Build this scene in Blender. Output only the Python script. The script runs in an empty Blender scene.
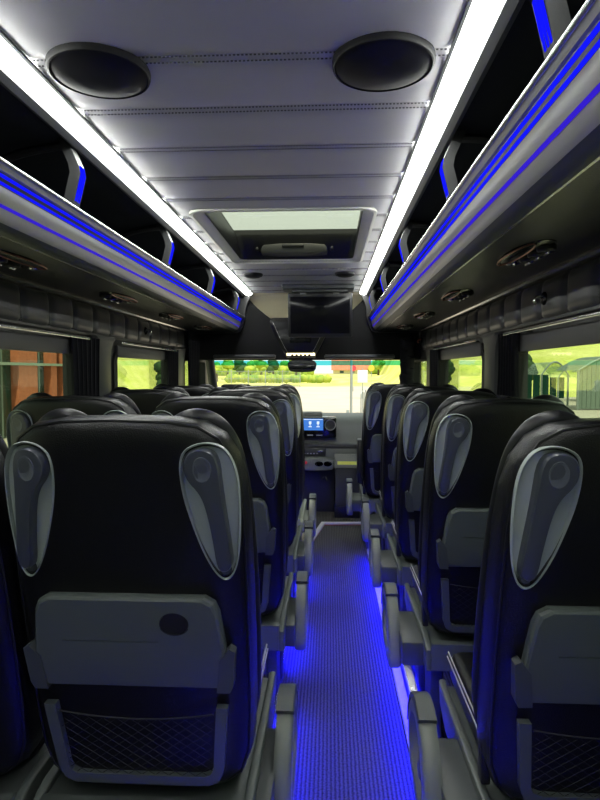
import bpy, bmesh, math, random
from mathutils import Vector, Matrix
random.seed(7)
S = bpy.context.scene
COL = S.collection
PI = math.pi

# ---------------------------------------------------------------- camera
cd = bpy.data.cameras.new('camera'); cam = bpy.data.objects.new('camera', cd); COL.objects.link(cam)
cam.location = (0.2, 0.0, 1.27)
cam.rotation_euler = (math.radians(90 - 2.773), 0, math.radians(2.869))
cd.sensor_fit = 'VERTICAL'; cd.sensor_height = 36.0; cd.lens = 36.0 * 578 / 800
cd.clip_start = 0.02; cd.clip_end = 500
S.camera = cam

# ---------------------------------------------------------------- world, sun, exposure
W = bpy.data.worlds.new('sky'); S.world = W; W.use_nodes = True
wb = W.node_tree.nodes['Background']
wb.inputs['Color'].default_value = (0.90, 0.97, 0.93, 1); wb.inputs['Strength'].default_value = 1.3
sd = bpy.data.lights.new('sun', 'SUN'); sd.energy = 6.0; sd.angle = math.radians(1.0); sd.color = (1.0, 0.93, 0.78)
sun = bpy.data.objects.new('sun', sd); COL.objects.link(sun)
sun.rotation_euler = Vector((-0.14, 0.45, -0.85)).to_track_quat('-Z', 'Y').to_euler()
S.view_settings.view_transform = 'Standard'; S.view_settings.look = 'None'
S.view_settings.exposure = 0.0; S.view_settings.gamma = 1.0; S.view_settings.use_curve_mapping = False
STRIP_POWER = 27.0          # white ceiling strips
BLUE_POWER = 260.0           # blue floor strips
LED_POWER = 1.1            # blue accent lines on the racks

# ---------------------------------------------------------------- materials
def mat(name, col, rough=0.5, metal=0.0, bump=None, var=None, coat=0.0, spec=0.5):
    m = bpy.data.materials.new(name); m.use_nodes = True
    nt = m.node_tree; b = nt.nodes['Principled BSDF']
    b.inputs['Base Color'].default_value = (*col, 1); b.inputs['Roughness'].default_value = rough
    b.inputs['Metallic'].default_value = metal; b.inputs['Coat Weight'].default_value = coat
    b.inputs['Specular IOR Level'].default_value = spec
    tc = nt.nodes.new('ShaderNodeTexCoord')
    if var:
        n = nt.nodes.new('ShaderNodeTexNoise'); n.inputs['Scale'].default_value = var[0]; n.inputs['Detail'].default_value = 4
        r = nt.nodes.new('ShaderNodeValToRGB')
        r.color_ramp.elements[0].position = 0.35; r.color_ramp.elements[1].position = 0.65
        r.color_ramp.elements[0].color = (*col, 1); r.color_ramp.elements[1].color = (*var[1], 1)
        nt.links.new(tc.outputs['Object'], n.inputs['Vector']); nt.links.new(n.outputs['Fac'], r.inputs['Fac'])
        nt.links.new(r.outputs['Color'], b.inputs['Base Color'])
    if bump:
        kind, sc, st = bump
        if kind == 'voronoi':
            t = nt.nodes.new('ShaderNodeTexVoronoi'); t.inputs['Scale'].default_value = sc; out = t.outputs['Distance']
        else:
            t = nt.nodes.new('ShaderNodeTexNoise'); t.inputs['Scale'].default_value = sc; t.inputs['Detail'].default_value = 3; out = t.outputs['Fac']
        bu = nt.nodes.new('ShaderNodeBump'); bu.inputs['Strength'].default_value = st; bu.inputs['Distance'].default_value = 0.002
        nt.links.new(tc.outputs['Object'], t.inputs['Vector']); nt.links.new(out, bu.inputs['Height'])
        nt.links.new(bu.outputs['Normal'], b.inputs['Normal'])
    return m
def emit(name, col, strength):
    m = bpy.data.materials.new(name); m.use_nodes = True; nt = m.node_tree; nt.nodes.clear()
    e = nt.nodes.new('ShaderNodeEmission'); e.inputs['Color'].default_value = (*col, 1); e.inputs['Strength'].default_value = strength
    o = nt.nodes.new('ShaderNodeOutputMaterial'); nt.links.new(e.outputs[0], o.inputs[0]); return m
def glass(name, tint, rough=0.0, refl=0.6):
    m = bpy.data.materials.new(name); m.use_nodes = True; nt = m.node_tree; nt.nodes.clear()
    t = nt.nodes.new('ShaderNodeBsdfTransparent'); t.inputs['Color'].default_value = (*tint, 1)
    g = nt.nodes.new('ShaderNodeBsdfGlossy'); g.inputs['Roughness'].default_value = 0.02
    f = nt.nodes.new('ShaderNodeLayerWeight'); f.inputs['Blend'].default_value = 0.5
    pw = nt.nodes.new('ShaderNodeMath'); pw.operation = 'POWER'; pw.inputs[1].default_value = 5.0
    k = nt.nodes.new('ShaderNodeMath'); k.operation = 'MULTIPLY_ADD'; k.inputs[1].default_value = refl*0.9; k.inputs[2].default_value = refl*0.04
    mx = nt.nodes.new('ShaderNodeMixShader'); o = nt.nodes.new('ShaderNodeOutputMaterial')
    nt.links.new(f.outputs['Facing'], pw.inputs[0]); nt.links.new(pw.outputs[0], k.inputs[0]); nt.links.new(k.outputs[0], mx.inputs[0])
    nt.links.new(t.outputs[0], mx.inputs[1]); nt.links.new(g.outputs[0], mx.inputs[2]); nt.links.new(mx.outputs[0], o.inputs[0])
    return m

M = {}
M['leather'] = mat('black_leather', (0.006, 0.006, 0.007), 0.34, bump=('voronoi', 420, 0.3), spec=0.36)
M['leather_side'] = mat('black_leather_smooth', (0.009, 0.009, 0.011), 0.38, bump=('noise', 90, 0.15), spec=0.4)
M['plastic'] = mat('grey_plastic', (0.082, 0.094, 0.092), 0.42, bump=('noise', 900, 0.08))
M['plastic_dark'] = mat('dark_grey_plastic', (0.055, 0.062, 0.066), 0.45, bump=('noise', 900, 0.08))
M['bar'] = mat('slate_handle_plastic', (0.050, 0.056, 0.072), 0.30)
M['bar_rim'] = mat('handle_dimple_plastic', (0.10, 0.11, 0.13), 0.25)
M['black'] = mat('black_plastic', (0.010, 0.010, 0.012), 0.4)
M['gloss_black'] = mat('gloss_black', (0.006, 0.006, 0.008), 0.16)
M['rubber'] = mat('black_rubber', (0.012, 0.012, 0.013), 0.7)
M['piping_white'] = mat('white_piping', (0.42, 0.41, 0.38), 0.6)
M['insert'] = mat('grey_woven_insert', (0.035, 0.035, 0.038), 0.8, bump=('voronoi', 160, 0.8))
M['ceiling'] = mat('grey_ceiling_leather', (0.52, 0.51, 0.53), 0.42, bump=('noise', 14, 0.5), var=(2.5, (0.47, 0.46, 0.48)))
M['stitch'] = mat('grey_stitch_thread', (0.10, 0.10, 0.105), 0.8)
M['beige'] = mat('cream_front_lining', (0.84, 0.76, 0.54), 0.6, bump=('noise', 60, 0.2))
M['panel'] = mat('padded_side_leather', (0.040, 0.042, 0.043), 0.38, bump=('noise', 30, 0.3))
M['wall'] = mat('charcoal_wall_lining', (0.020, 0.021, 0.023), 0.5, bump=('noise', 220, 0.2))
M['pillar'] = mat('grey_pillar_cover', (0.045, 0.047, 0.050), 0.42, bump=('noise', 220, 0.15))
M['felt'] = mat('black_rack_felt', (0.014, 0.016, 0.021), 0.95, bump=('noise', 300, 0.5), spec=0.1)
M['silver'] = mat('satin_silver', (0.42, 0.415, 0.40), 0.33, metal=0.15)
M['alu'] = mat('bright_aluminium', (0.72, 0.72, 0.70), 0.22, metal=0.9)
M['ribbed_trim'] = mat('ribbed_white_metal', (0.62, 0.62, 0.63), 0.45)
M['dish'] = mat('pale_grey_recess_plastic', (0.34, 0.38, 0.365), 0.40, bump=('noise', 900, 0.06))
M['speaker'] = mat('speaker_grille_black', (0.006, 0.006, 0.008), 0.55, spec=0.3)
M['headliner'] = mat('black_headliner', (0.008, 0.008, 0.009), 0.8, spec=0.25)
M['surround'] = mat('pale_grey_surround', (0.62, 0.62, 0.57), 0.5)
M['shield'] = mat('light_grey_plastic', (0.17, 0.183, 0.175), 0.42, bump=('noise', 900, 0.06))
M['dark_screen'] = mat('switched_off_screen', (0.005, 0.005, 0.007), 0.12, spec=0.12)
M['channel'] = mat('dark_blue_lens', (0.008, 0.010, 0.05), 0.3)
M['chrome'] = mat('chrome', (0.8, 0.8, 0.8), 0.08, metal=1.0)
M['copper'] = mat('copper_glint_ring', (0.32, 0.11, 0.06), 0.3, metal=0.6)
M['curtain'] = mat('black_curtain_cloth', (0.011, 0.011, 0.015), 0.85, spec=0.2)
M['blind'] = mat('grey_blind_cassette', (0.060, 0.060, 0.064), 0.5)
M['dash'] = mat('grey_dash_plastic', (0.155, 0.165, 0.160), 0.5, bump=('noise', 500, 0.1))
M['dash_dark'] = mat('dark_dash_plastic', (0.030, 0.031, 0.033), 0.45)
M['red'] = mat('red_button', (0.75, 0.05, 0.06), 0.4)
M['strip'] = emit('white_strip_light', (0.97, 1.0, 0.93), STRIP_POWER)
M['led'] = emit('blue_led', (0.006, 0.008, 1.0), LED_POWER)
M['violet_reflection'] = emit('violet_reflection_glow', (0.05, 0.02, 0.85), 0.7)
M['led_dot'] = emit('blue_led_dot', (0.03, 0.10, 1.0), LED_POWER * 1.6)
M['led_floor'] = emit('blue_floor_led', (0.003, 0.0006, 1.0), BLUE_POWER)
M['warm'] = emit('warm_dome_light', (1.0, 0.88, 0.5), 2.6)
M['screen'] = emit('blue_screen', (0.06, 0.22, 0.70), 1.0)
M['screen_light'] = emit('white_screen_icon', (0.75, 0.88, 1.0), 1.1)
M['glass_side'] = glass('green_tinted_glass', (0.70, 0.79, 0.67), refl=1.0)
M['glass_front'] = glass('windscreen_glass', (0.93, 0.97, 0.93), refl=0.5)
M['glass_band'] = glass('cyan_shade_band', (0.10, 0.62, 0.66), refl=0.5)
M['glass_roof'] = glass('roof_hatch_glass', (0.80, 0.82, 0.74), refl=0.4)
M['brick'] = mat('orange_brick', (0.50, 0.15, 0.07), 0.9, var=(6, (0.42, 0.12, 0.055)), bump=('noise', 20, 0.5))
M['green_glass'] = mat('dark_green_facade_glass', (0.012, 0.05, 0.038), 0.12)
M['grass'] = mat('sunlit_grass', (0.52, 0.54, 0.09), 0.95, var=(0.35, (0.72, 0.66, 0.24)))
M['paving'] = mat('pale_paving', (0.46, 0.39, 0.33), 0.9, var=(0.4, (0.52, 0.44, 0.38)))
M['leaf'] = mat('sunlit_foliage', (0.13, 0.26, 0.035), 0.9, var=(0.9, (0.36, 0.42, 0.06)))
M['leaf_dark'] = mat('dark_foliage', (0.022, 0.055, 0.018), 0.9, var=(1.2, (0.05, 0.10, 0.03)))
M['trunk'] = mat('tree_bark', (0.10, 0.07, 0.045), 0.9)
M['white_paint'] = mat('white_paint', (0.75, 0.75, 0.73), 0.5)
M['roof_red'] = mat('terracotta_roof', (0.42, 0.13, 0.07), 0.9, var=(1.5, (0.5, 0.18, 0.1)))
M['render_wall'] = mat('pale_rendered_wall', (0.6, 0.57, 0.5), 0.9)
M['post'] = mat('galvanised_steel', (0.30, 0.34, 0.33), 0.4, metal=0.5)
M['yellow'] = mat('yellow_paint', (0.75, 0.45, 0.04), 0.6)
M['shelter_panel'] = mat('grey_green_cladding', (0.16, 0.20, 0.17), 0.7)
M['car'] = mat('dark_car_paint', (0.03, 0.035, 0.04), 0.2, coat=0.5)
M['lime'] = mat('yellow_green_label', (0.65, 0.68, 0.12), 0.5)

def carpet():
    m = bpy.data.materials.new('ribbed_carpet'); m.use_nodes = True; nt = m.node_tree; b = nt.nodes['Principled BSDF']
    b.inputs['Roughness'].default_value = 0.95; b.inputs['Specular IOR Level'].default_value = 0.1
    tc = nt.nodes.new('ShaderNodeTexCoord')
    w = nt.nodes.new('ShaderNodeTexWave'); w.bands_direction = 'X'; w.inputs['Scale'].default_value = 24; w.inputs['Distortion'].default_value = 0.6
    w.inputs['Detail'].default_value = 1; w.inputs['Detail Scale'].default_value = 6
    n = nt.nodes.new('ShaderNodeTexNoise'); n.inputs['Scale'].default_value = 170; n.inputs['Detail'].default_value = 3
    mu = nt.nodes.new('ShaderNodeMath'); mu.operation = 'MULTIPLY'
    n2 = nt.nodes.new('ShaderNodeMath'); n2.operation = 'MULTIPLY_ADD'; n2.inputs[1].default_value = 0.55; n2.inputs[2].default_value = 0.45
    nt.links.new(w.outputs['Fac'], n2.inputs[0])
    r = nt.nodes.new('ShaderNodeValToRGB')
    r.color_ramp.elements[0].position = 0.10; r.color_ramp.elements[0].color = (0.012, 0.012, 0.014, 1)
    r.color_ramp.elements[1].position = 0.48; r.color_ramp.elements[1].color = (0.11, 0.107, 0.105, 1)
    nt.links.new(tc.outputs['Object'], w.inputs['Vector']); nt.links.new(tc.outputs['Object'], n.inputs['Vector'])
    nt.links.new(n2.outputs[0], mu.inputs[0]); nt.links.new(n.outputs['Fac'], mu.inputs[1])
    nt.links.new(mu.outputs[0], r.inputs['Fac']); nt.links.new(r.outputs['Color'], b.inputs['Base Color'])
    bu = nt.nodes.new('ShaderNodeBump'); bu.inputs['Strength'].default_value = 0.9; bu.inputs['Distance'].default_value = 0.004
    nt.links.new(mu.outputs[0], bu.inputs['Height']); nt.links.new(bu.outputs['Normal'], b.inputs['Normal'])
    return m
M['carpet'] = carpet()

def weave():   # black quilted lining under the racks
    m = mat('black_quilted_lining', (0.018, 0.019, 0.020), 0.33)
    nt = m.node_tree; b = nt.nodes['Principled BSDF']
    tc = nt.nodes.new('ShaderNodeTexCoord'); mp = nt.nodes.new('ShaderNodeMapping'); mp.inputs['Rotation'].default_value = (0, 0, 0.785)
    br = nt.nodes.new('ShaderNodeTexBrick'); br.inputs['Scale'].default_value = 34; br.inputs['Mortar Size'].default_value = 0.06
    br.inputs['Color1'].default_value = (1, 1, 1, 1); br.inputs['Color2'].default_value = (0.8, 0.8, 0.8, 1); br.inputs['Mortar'].default_value = (0, 0, 0, 1)
    bu = nt.nodes.new('ShaderNodeBump'); bu.inputs['Strength'].default_value = 0.7; bu.inputs['Distance'].default_value = 0.003
    nt.links.new(tc.outputs['Object'], mp.inputs[0]); nt.links.new(mp.outputs[0], br.inputs['Vector'])
    nt.links.new(br.outputs['Color'], bu.inputs['Height']); nt.links.new(bu.outputs['Normal'], b.inputs['Normal'])
    return m
M['quilt'] = weave()

# ---------------------------------------------------------------- mesh helpers
class MB:
    def __init__(s): s.bm = bmesh.new(); s.mi = 0
    def _merge(s, t):
        for f in t.faces: f.material_index = s.mi
        me = bpy.data.meshes.new('tmp'); t.to_mesh(me); t.free()
        s.bm.from_mesh(me); bpy.data.meshes.remove(me); return s
    def box(s, x0, x1, y0, y1, z0, z1, bev=0.0, seg=2):
        t = bmesh.new(); bmesh.ops.create_cube(t, size=1)
        for v in t.verts:
            v.co = Vector(((x0+x1)/2 + v.co.x*(x1-x0), (y0+y1)/2 + v.co.y*(y1-y0), (z0+z1)/2 + v.co.z*(z1-z0)))
        if bev: bmesh.ops.bevel(t, geom=t.edges[:], offset=bev, segments=seg, affect='EDGES', profile=0.5)
        return s._merge(t)
    def prism(s, poly, axis, a, b, bev=0.0, seg=2, holes=False):
        # poly: 2-D points. axis 'x': (y,z); 'y': (x,z); 'z': (x,y)
        t = bmesh.new()
        def P(p, q):
            return {'x': (q, p[0], p[1]), 'y': (p[0], q, p[1]), 'z': (p[0], p[1], q)}[axis]
        A = [t.verts.new(P(p, a)) for p in poly]; B = [t.verts.new(P(p, b)) for p in poly]
        n = len(poly); t.faces.new(A); t.faces.new(B[::-1])
        for i in range(n): t.faces.new((A[i], B[i], B[(i+1) % n], A[(i+1) % n]))
        bmesh.ops.recalc_face_normals(t, faces=t.faces[:])
        if bev:
            ca = [e for e in t.edges if (e.verts[0] in A and e.verts[1] in A) or (e.verts[0] in B and e.verts[1] in B)]
            bmesh.ops.bevel(t, geom=ca, offset=bev, segments=seg, affect='EDGES', profile=0.5, clamp_overlap=True)
        return s._merge(t)
    def loft(s, rings, closed=True, cap=True, flip=False):
        t = bmesh.new(); R = [[t.verts.new(p) for p in r] for r in rings]; n = len(rings[0])
        for i in range(len(R)-1):
            for j in range(n if closed else n-1):
                t.faces.new((R[i][j], R[i][(j+1) % n], R[i+1][(j+1) % n], R[i+1][j]))
        if cap: t.faces.new(R[0][::-1]); t.faces.new(R[-1])
        bmesh.ops.recalc_face_normals(t, faces=t.faces[:])
        if flip: bmesh.ops.reverse_faces(t, faces=t.faces[:])
        return s._merge(t)
    def tube(s, pts, r, n=10, closed=False, cap=True):
        pts = [Vector(p) for p in pts]; rs = r if isinstance(r, (list, tuple)) else [r]*len(pts)
        rings = []; up = None
        for i, p in enumerate(pts):
            if closed: d = pts[(i+1) % len(pts)] - pts[i-1]
            else: d = pts[min(i+1, len(pts)-1)] - pts[max(i-1, 0)]
            d.normalize()
            if up is None: up = Vector((0, 0, 1)) if abs(d.z) < 0.9 else Vector((0, 1, 0))
            a = d.cross(up).normalized(); b = a.cross(d).normalized(); up = b
            rings.append([p + (a*math.cos(2*PI*k/n) + b*math.sin(2*PI*k/n))*rs[i] for k in range(n)])
        if closed: rings.append(rings[0])
        return s.loft(rings, cap=cap and not closed)
    def cyl(s, p0, p1, r0, r1=None, n=24): return s.tube([p0, p1], [r0, r0 if r1 is None else r1], n)
    def lathe(s, prof, c, axis='z', n=32, sx=1.0, sy=1.0):
        rings = []
        for r, h in prof:
            rr = max(r, 1e-4); ring = []
            for k in range(n):
                u, v = rr*math.cos(2*PI*k/n)*sx, rr*math.sin(2*PI*k/n)*sy
                ring.append({'z': (c[0]+u, c[1]+v, c[2]+h), 'y': (c[0]+u, c[1]+h, c[2]+v), 'x': (c[0]+h, c[1]+u, c[2]+v)}[axis])
            rings.append(ring)
        return s.loft(rings)
    def grid(s, fn, nu, nv):
        t = bmesh.new(); V = [[t.verts.new(fn(i/nu, j/nv)) for j in range(nv+1)] for i in range(nu+1)]
        for i in range(nu):
            for j in range(nv): t.faces.new((V[i][j], V[i+1][j], V[i+1][j+1], V[i][j+1]))
        return s._merge(t)
    def ico(s, c, r, sub=2, jit=0.0, sq=(1, 1, 1)):
        t = bmesh.new(); bmesh.ops.create_icosphere(t, subdivisions=sub, radius=1)
        for v in t.verts:
            k = 1 + random.uniform(-jit, jit)
            v.co = Vector((c[0]+v.co.x*r*sq[0]*k, c[1]+v.co.y*r*sq[1]*k, c[2]+v.co.z*r*sq[2]*k))
        return s._merge(t)
    def build(s, name, mats, parent=None, smooth=True, angle=38):
        me = bpy.data.meshes.new(name)
        s.bm.normal_update(); s.bm.to_mesh(me); s.bm.free()
        for m in (mats if isinstance(mats, (list, tuple)) else [mats]): me.materials.append(M[m])
        if smooth:
            me.polygons.foreach_set('use_smooth', [True]*len(me.polygons))
            me.set_sharp_from_angle(angle=math.radians(angle))
        o = bpy.data.objects.new(name, me); COL.objects.link(o)
        if parent is not None: o.parent = parent
        return o
def tag(o, label=None, cat=None, group=None, kind=None):
    if label: o['label'] = label
    if cat: o['category'] = cat
    if group: o['group'] = group
    if kind: o['kind'] = kind
    return o
def empty(name, loc=(0, 0, 0)):
    o = bpy.data.objects.new(name, None); COL.objects.link(o); o.location = loc; o.empty_display_size = 0.1; return o
def struct(mb, name, m, parent=None, **k):
    o = mb.build(name, m, parent, **k); o['kind'] = 'structure'; return o
def copy_tree(o, parent=None):
    c = o.copy(); COL.objects.link(c); c.parent = parent
    for ch in [x for x in bpy.data.objects if x.parent == o]: copy_tree(ch, c)
    return c
def boolean(o, cutter):
    md = o.modifiers.new('cut', 'BOOLEAN'); md.object = cutter; md.operation = 'DIFFERENCE'; md.solver = 'EXACT'
    bpy.context.view_layer.update()
    dg = bpy.context.evaluated_depsgraph_get()
    me = bpy.data.meshes.new_from_object(o.evaluated_get(dg)); old = o.data; me.name = old.name
    o.modifiers.clear(); o.data = me; bpy.data.meshes.remove(old)
    cm = cutter.data; bpy.data.objects.remove(cutter); bpy.data.meshes.remove(cm)
def smooth_poly(pts, it=2):      # Chaikin corner cutting, closed
    for _ in range(it):
        q = []
        for i in range(len(pts)):
            a, b = pts[i], pts[(i+1) % len(pts)]
            q.append((a[0]*.75+b[0]*.25, a[1]*.75+b[1]*.25)); q.append((a[0]*.25+b[0]*.75, a[1]*.25+b[1]*.75))
        pts = q
    return pts

# ================================================================= SHELL
WX = 0.99      # inner face of the side walls
CZ = 1.95      # ceiling
YB, YF = -1.0, 5.03
mb = MB(); mb.box(-1.02, 1.02, YB, 5.75, -0.06, 0.0); struct(mb, 'floor', 'carpet', smooth=False)
# rear wall behind the camera
mb = MB(); mb.box(-1.02, 1.02, YB-0.05, YB, 0.0, .9); mb.box(-1.02, 1.02, YB-0.05, YB, 1.5, 2.15)
for x0, x1 in ((-1.02, -.78), (-.08, .08), (.78, 1.02)): mb.box(x0, x1, YB-0.05, YB, .9, 1.5)
struct(mb, 'wall_rear', 'wall')
for k, x0 in ((8, -.78), (9, .08)):
    mb = MB(); mb.box(x0, x0+.70, YB-.03, YB-.02, .9, 1.5); struct(mb, 'window_%d' % k, 'glass_side', smooth=False)

# side walls: (glass y0, y1) openings
ZS, ZT = 0.86, 1.367
op = {-1: [(0.55, 2.66), (3.17, 4.25), (4.68, 5.47)], 1: [(0.45, 2.52), (2.99, 4.17), (4.62, 5.40)]}
for s, nm in ((-1, 'left'), (1, 'right')):
    a, b = (WX, 1.05); X0, X1 = (s*a, s*b) if s > 0 else (s*b, s*a)
    mb = MB(); mb.box(X0, X1, YB, 5.75, 0, ZS)
    mb.box(X0, X1, YB, 5.75, ZT, 1.66)
    ys = [YB] + [v for o2 in op[s] for v in o2] + [5.75]
    for i in range(0, len(ys), 2): mb.box(X0, X1, ys[i], ys[i+1], ZS, ZT)
    struct(mb, 'wall_'+nm, 'wall')
    # quilted padded band under the rack
    y0, y1, z0, z1 = YB+.01, 4.86, 1.455, 1.600
    n = round((y1-y0)/0.228); 
    def band(u, v, s=s):
        seg = (u*n) % 1.0; e = 1-abs(2*seg-1)**6; f = 1-abs(2*v-1)**4
        d = 0.004 + 0.020*e**.6*f**.5
        return (s*(WX-0.005-d), y0+(y1-y0)*u, z0+(z1-z0)*v)
    mb = MB(); mb.grid(band, n*12, 8)
    mb.box(min(s*(WX-.015), s*WX), max(s*(WX-.015), s*WX), y0, y1, z0-.004, z0+.01, .002)
    mb.mi = 1
    for k in range(1, n):
        yy = y0+(y1-y0)*k/n
        for q in range(14):
            zz = z0+.012+q*.0095
            for dy in (-.007, .007): mb.box(min(s*(WX-.0105), s*(WX-.016)), max(s*(WX-.0105), s*(WX-.016)), yy+dy-.001, yy+dy+.001, zz, zz+.005)
    struct(mb, 'trim_1' if s < 0 else 'trim_2', ['panel', 'stitch'])
    # aluminium profile where the band meets the rack
    mb = MB(); mb.prism([(s*.985, 1.605), (s*.945, 1.600), (s*.938, 1.607), (s*.945, 1.6175), (s*.985, 1.6175)], 'y', y0, 4.86)
    struct(mb, 'trim_3' if s < 0 else 'trim_4', 'alu')

# pillar covers (grey, rounded) between the windows
def pillar(s, y0, y1, name, z0=0.55):
    mb = MB(); q = [(s*(WX+.002), y0), (s*(WX-.022), y0+.012), (s*(WX-.034), y0+.05), (s*(WX-.034), y1-.05), (s*(WX-.022), y1-.012), (s*(WX+.002), y1)]
    rings = []
    for z, e in ((z0, 0), (1.33, 0), (1.39, .012), (1.43, .04), (1.452, .09)):
        rings.append([(p[0], p[1] + (e if p[1] > (y0+y1)/2 else -e), z) for p in q])
    mb.loft(rings)
    return struct(mb, name, 'pillar')
pillar(-1, 2.87, 3.06, 'trim_5'); pillar(1, 2.72, 2.91, 'trim_6')
pillar(-1, 4.38, 4.62, 'trim_7'); pillar(1, 4.36, 4.58, 'trim_8')

# windows: rubber frame + pane
wn = 0
for s in (-1, 1):
    for (a, b) in op[s]:
        wn += 1
        mb = MB()
        o_ = smooth_poly([(a-.03, ZS-.02), (a-.03, ZT+.012), (b+.03, ZT+.012), (b+.03, ZS-.02)], 0)
        r = 0.05
        def rr(a, b, z0, z1, r):
            P = []
            for cx, cz, t0 in ((b-r, z1-r, 0), (a+r, z1-r, 90), (a+r, z0+r, 180), (b-r, z0+r, 270)):
                for k in range(7): P.append((cx+r*math.cos(math.radians(t0+k*15)), cz+r*math.sin(math.radians(t0+k*15))))
            return P
        O = rr(a-.045, b+.045, ZS-.04, ZT+.02, .07); I = rr(a+.004, b-.004, ZS+.004, ZT-.004, .035)
        x0, x1 = s*(WX-.012), s*1.03
        mb.loft([[(x0, p[0], p[1]) for p in O], [(x0, p[0], p[1]) for p in I], [(x1, p[0], p[1]) for p in I]], cap=False)
        mb.loft([[(x0, p[0], p[1]) for p in O], [(s*(WX+.004), p[0], p[1]) for p in O]], cap=False)
        fr = struct(mb, 'window_%d' % wn, 'rubber')
        mb = MB(); mb.box(min(s*1.02, s*1.026), max(s*1.02, s*1.026), a, b, ZS, ZT)
        mb.build('window_pane', 'glass_side', fr, smooth=False)

# ceiling: upholstered panels with seams, opening for the hatch
HX, HY0, HY1 = 0.39, 2.44, 3.60
seams = [0.52, 0.78, 1.03, 1.28, 1.525, 1.785, 2.05, 2.30, 2.56, 2.82, 3.08, 3.34, 3.60, 3.86, 4.11, 4.36, 4.61, 4.86, 5.02]
seams = [YB+.01, -0.78, -0.52, -0.26, 0.0, 0.26] + seams
mb = MB(); mb.mi = 0
def cz(u): return CZ + 0.010*abs(2*u-1)**7
def panel(x0, x1, y0, y1):
    mb.grid(lambda u, v: (x0+(x1-x0)*u, y0+(y1-y0)*v, cz(v)), 6, 20)
for i in range(len(seams)-1):
    a, b = seams[i], seams[i+1]
    if b <= HY0+1e-3 or a >= HY1-1e-3: panel(-.55, .55, a, b)
    else:
        for xs in ((-.55, -HX), (HX, .55)): panel(xs[0], xs[1], a, b)
        if a < HY0 < b:
            mb.grid(lambda u, v: (-HX+2*HX*u, a+(HY0-a)*v, cz(v*(HY0-a)/(b-a))), 6, 12)
mb.mi = 1
for yy in seams[5:-1]:
    for k in range(118):
        x = -.53+k*.009
        if HY0 < yy < HY1 and abs(x) < HX+.01: continue
        for dy in (-.012, .012): mb.box(x, x+.005, yy+dy-.0008, yy+dy+.0008, CZ-.0008, CZ+.002)
mb.mi = 2
mb.box(-1.02, -HX-.012, YB, 5.05, 2.12, 2.15); mb.box(HX+.012, 1.02, YB, 5.05, 2.12, 2.15)
mb.box(-HX-.012, HX+.012, YB, HY0-.012, 2.12, 2.15); mb.box(-HX-.012, HX+.012, HY1+.012, 5.05, 2.12, 2.15)
struct(mb, 'ceiling', ['ceiling', 'stitch', 'wall'])

# front lining and black bulkhead above the windscreen
mb = MB()
def bey(u, v): return (-.62+1.24*u, 5.03+.30*v, 1.952-.02*v-.28*v*v + (0.006 if (v*5) % 1 < .12 else 0))
mb.grid(bey, 8, 60); struct(mb, 'trim_9', 'beige')
curve = [(.53, 1.952), (.50, 1.905), (.465, 1.865), (.41, 1.815), (.35, 1.765), (.29, 1.722), (.24, 1.700)]
poly = [(-.985, 1.375), (-.985, 1.952)] + [(-x, z) for x, z in curve] + [(x, z) for x, z in reversed(curve)] + [(.985, 1.952), (.985, 1.375)]
mb = MB(); mb.prism(poly, 'y', 5.03, 5.11, .012, 3)
struct(mb, 'wall_front', 'headliner')
mb = MB(); mb.box(-1.0, 1.0, 5.345, 5.38, 1.38, 2.13); struct(mb, 'trim_10', 'wall')

# aisle floor profiles
for x0, x1, ya, yb, nm in ((.472, .508, .05, 4.26, 'trim_11'), (-.035, .0, .05, 4.05, 'trim_12')):
    mb = MB(); mb.box(x0, x1, ya, yb, 0.0, .010, .002)
    for k in range(4): mb.box(x0+.004+k*.008, x0+.007+k*.008, ya, yb, .0095, .013)
    struct(mb, nm, 'ribbed_trim')
# aluminium nosing that kinks across the front of the aisle
mb = MB()
pl = [(.030, 3.93), (.165, 4.75), (.47, 4.77)]
mb.loft([[(p[0], p[1], z) for z in (0, 0.016)] + [(p[0]+dx, p[1]+.045, z) for z in (.016, 0)] for p, dx in zip(pl, (-.03, -.025, 0))])
mb.mi = 1
mb.loft([[(p[0], p[1]-.012, z) for z in (0, 0.006)] + [(p[0], p[1], z) for z in (.006, 0)] for p in pl])
struct(mb, 'trim_13', ['ribbed_trim', 'copper'])

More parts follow.
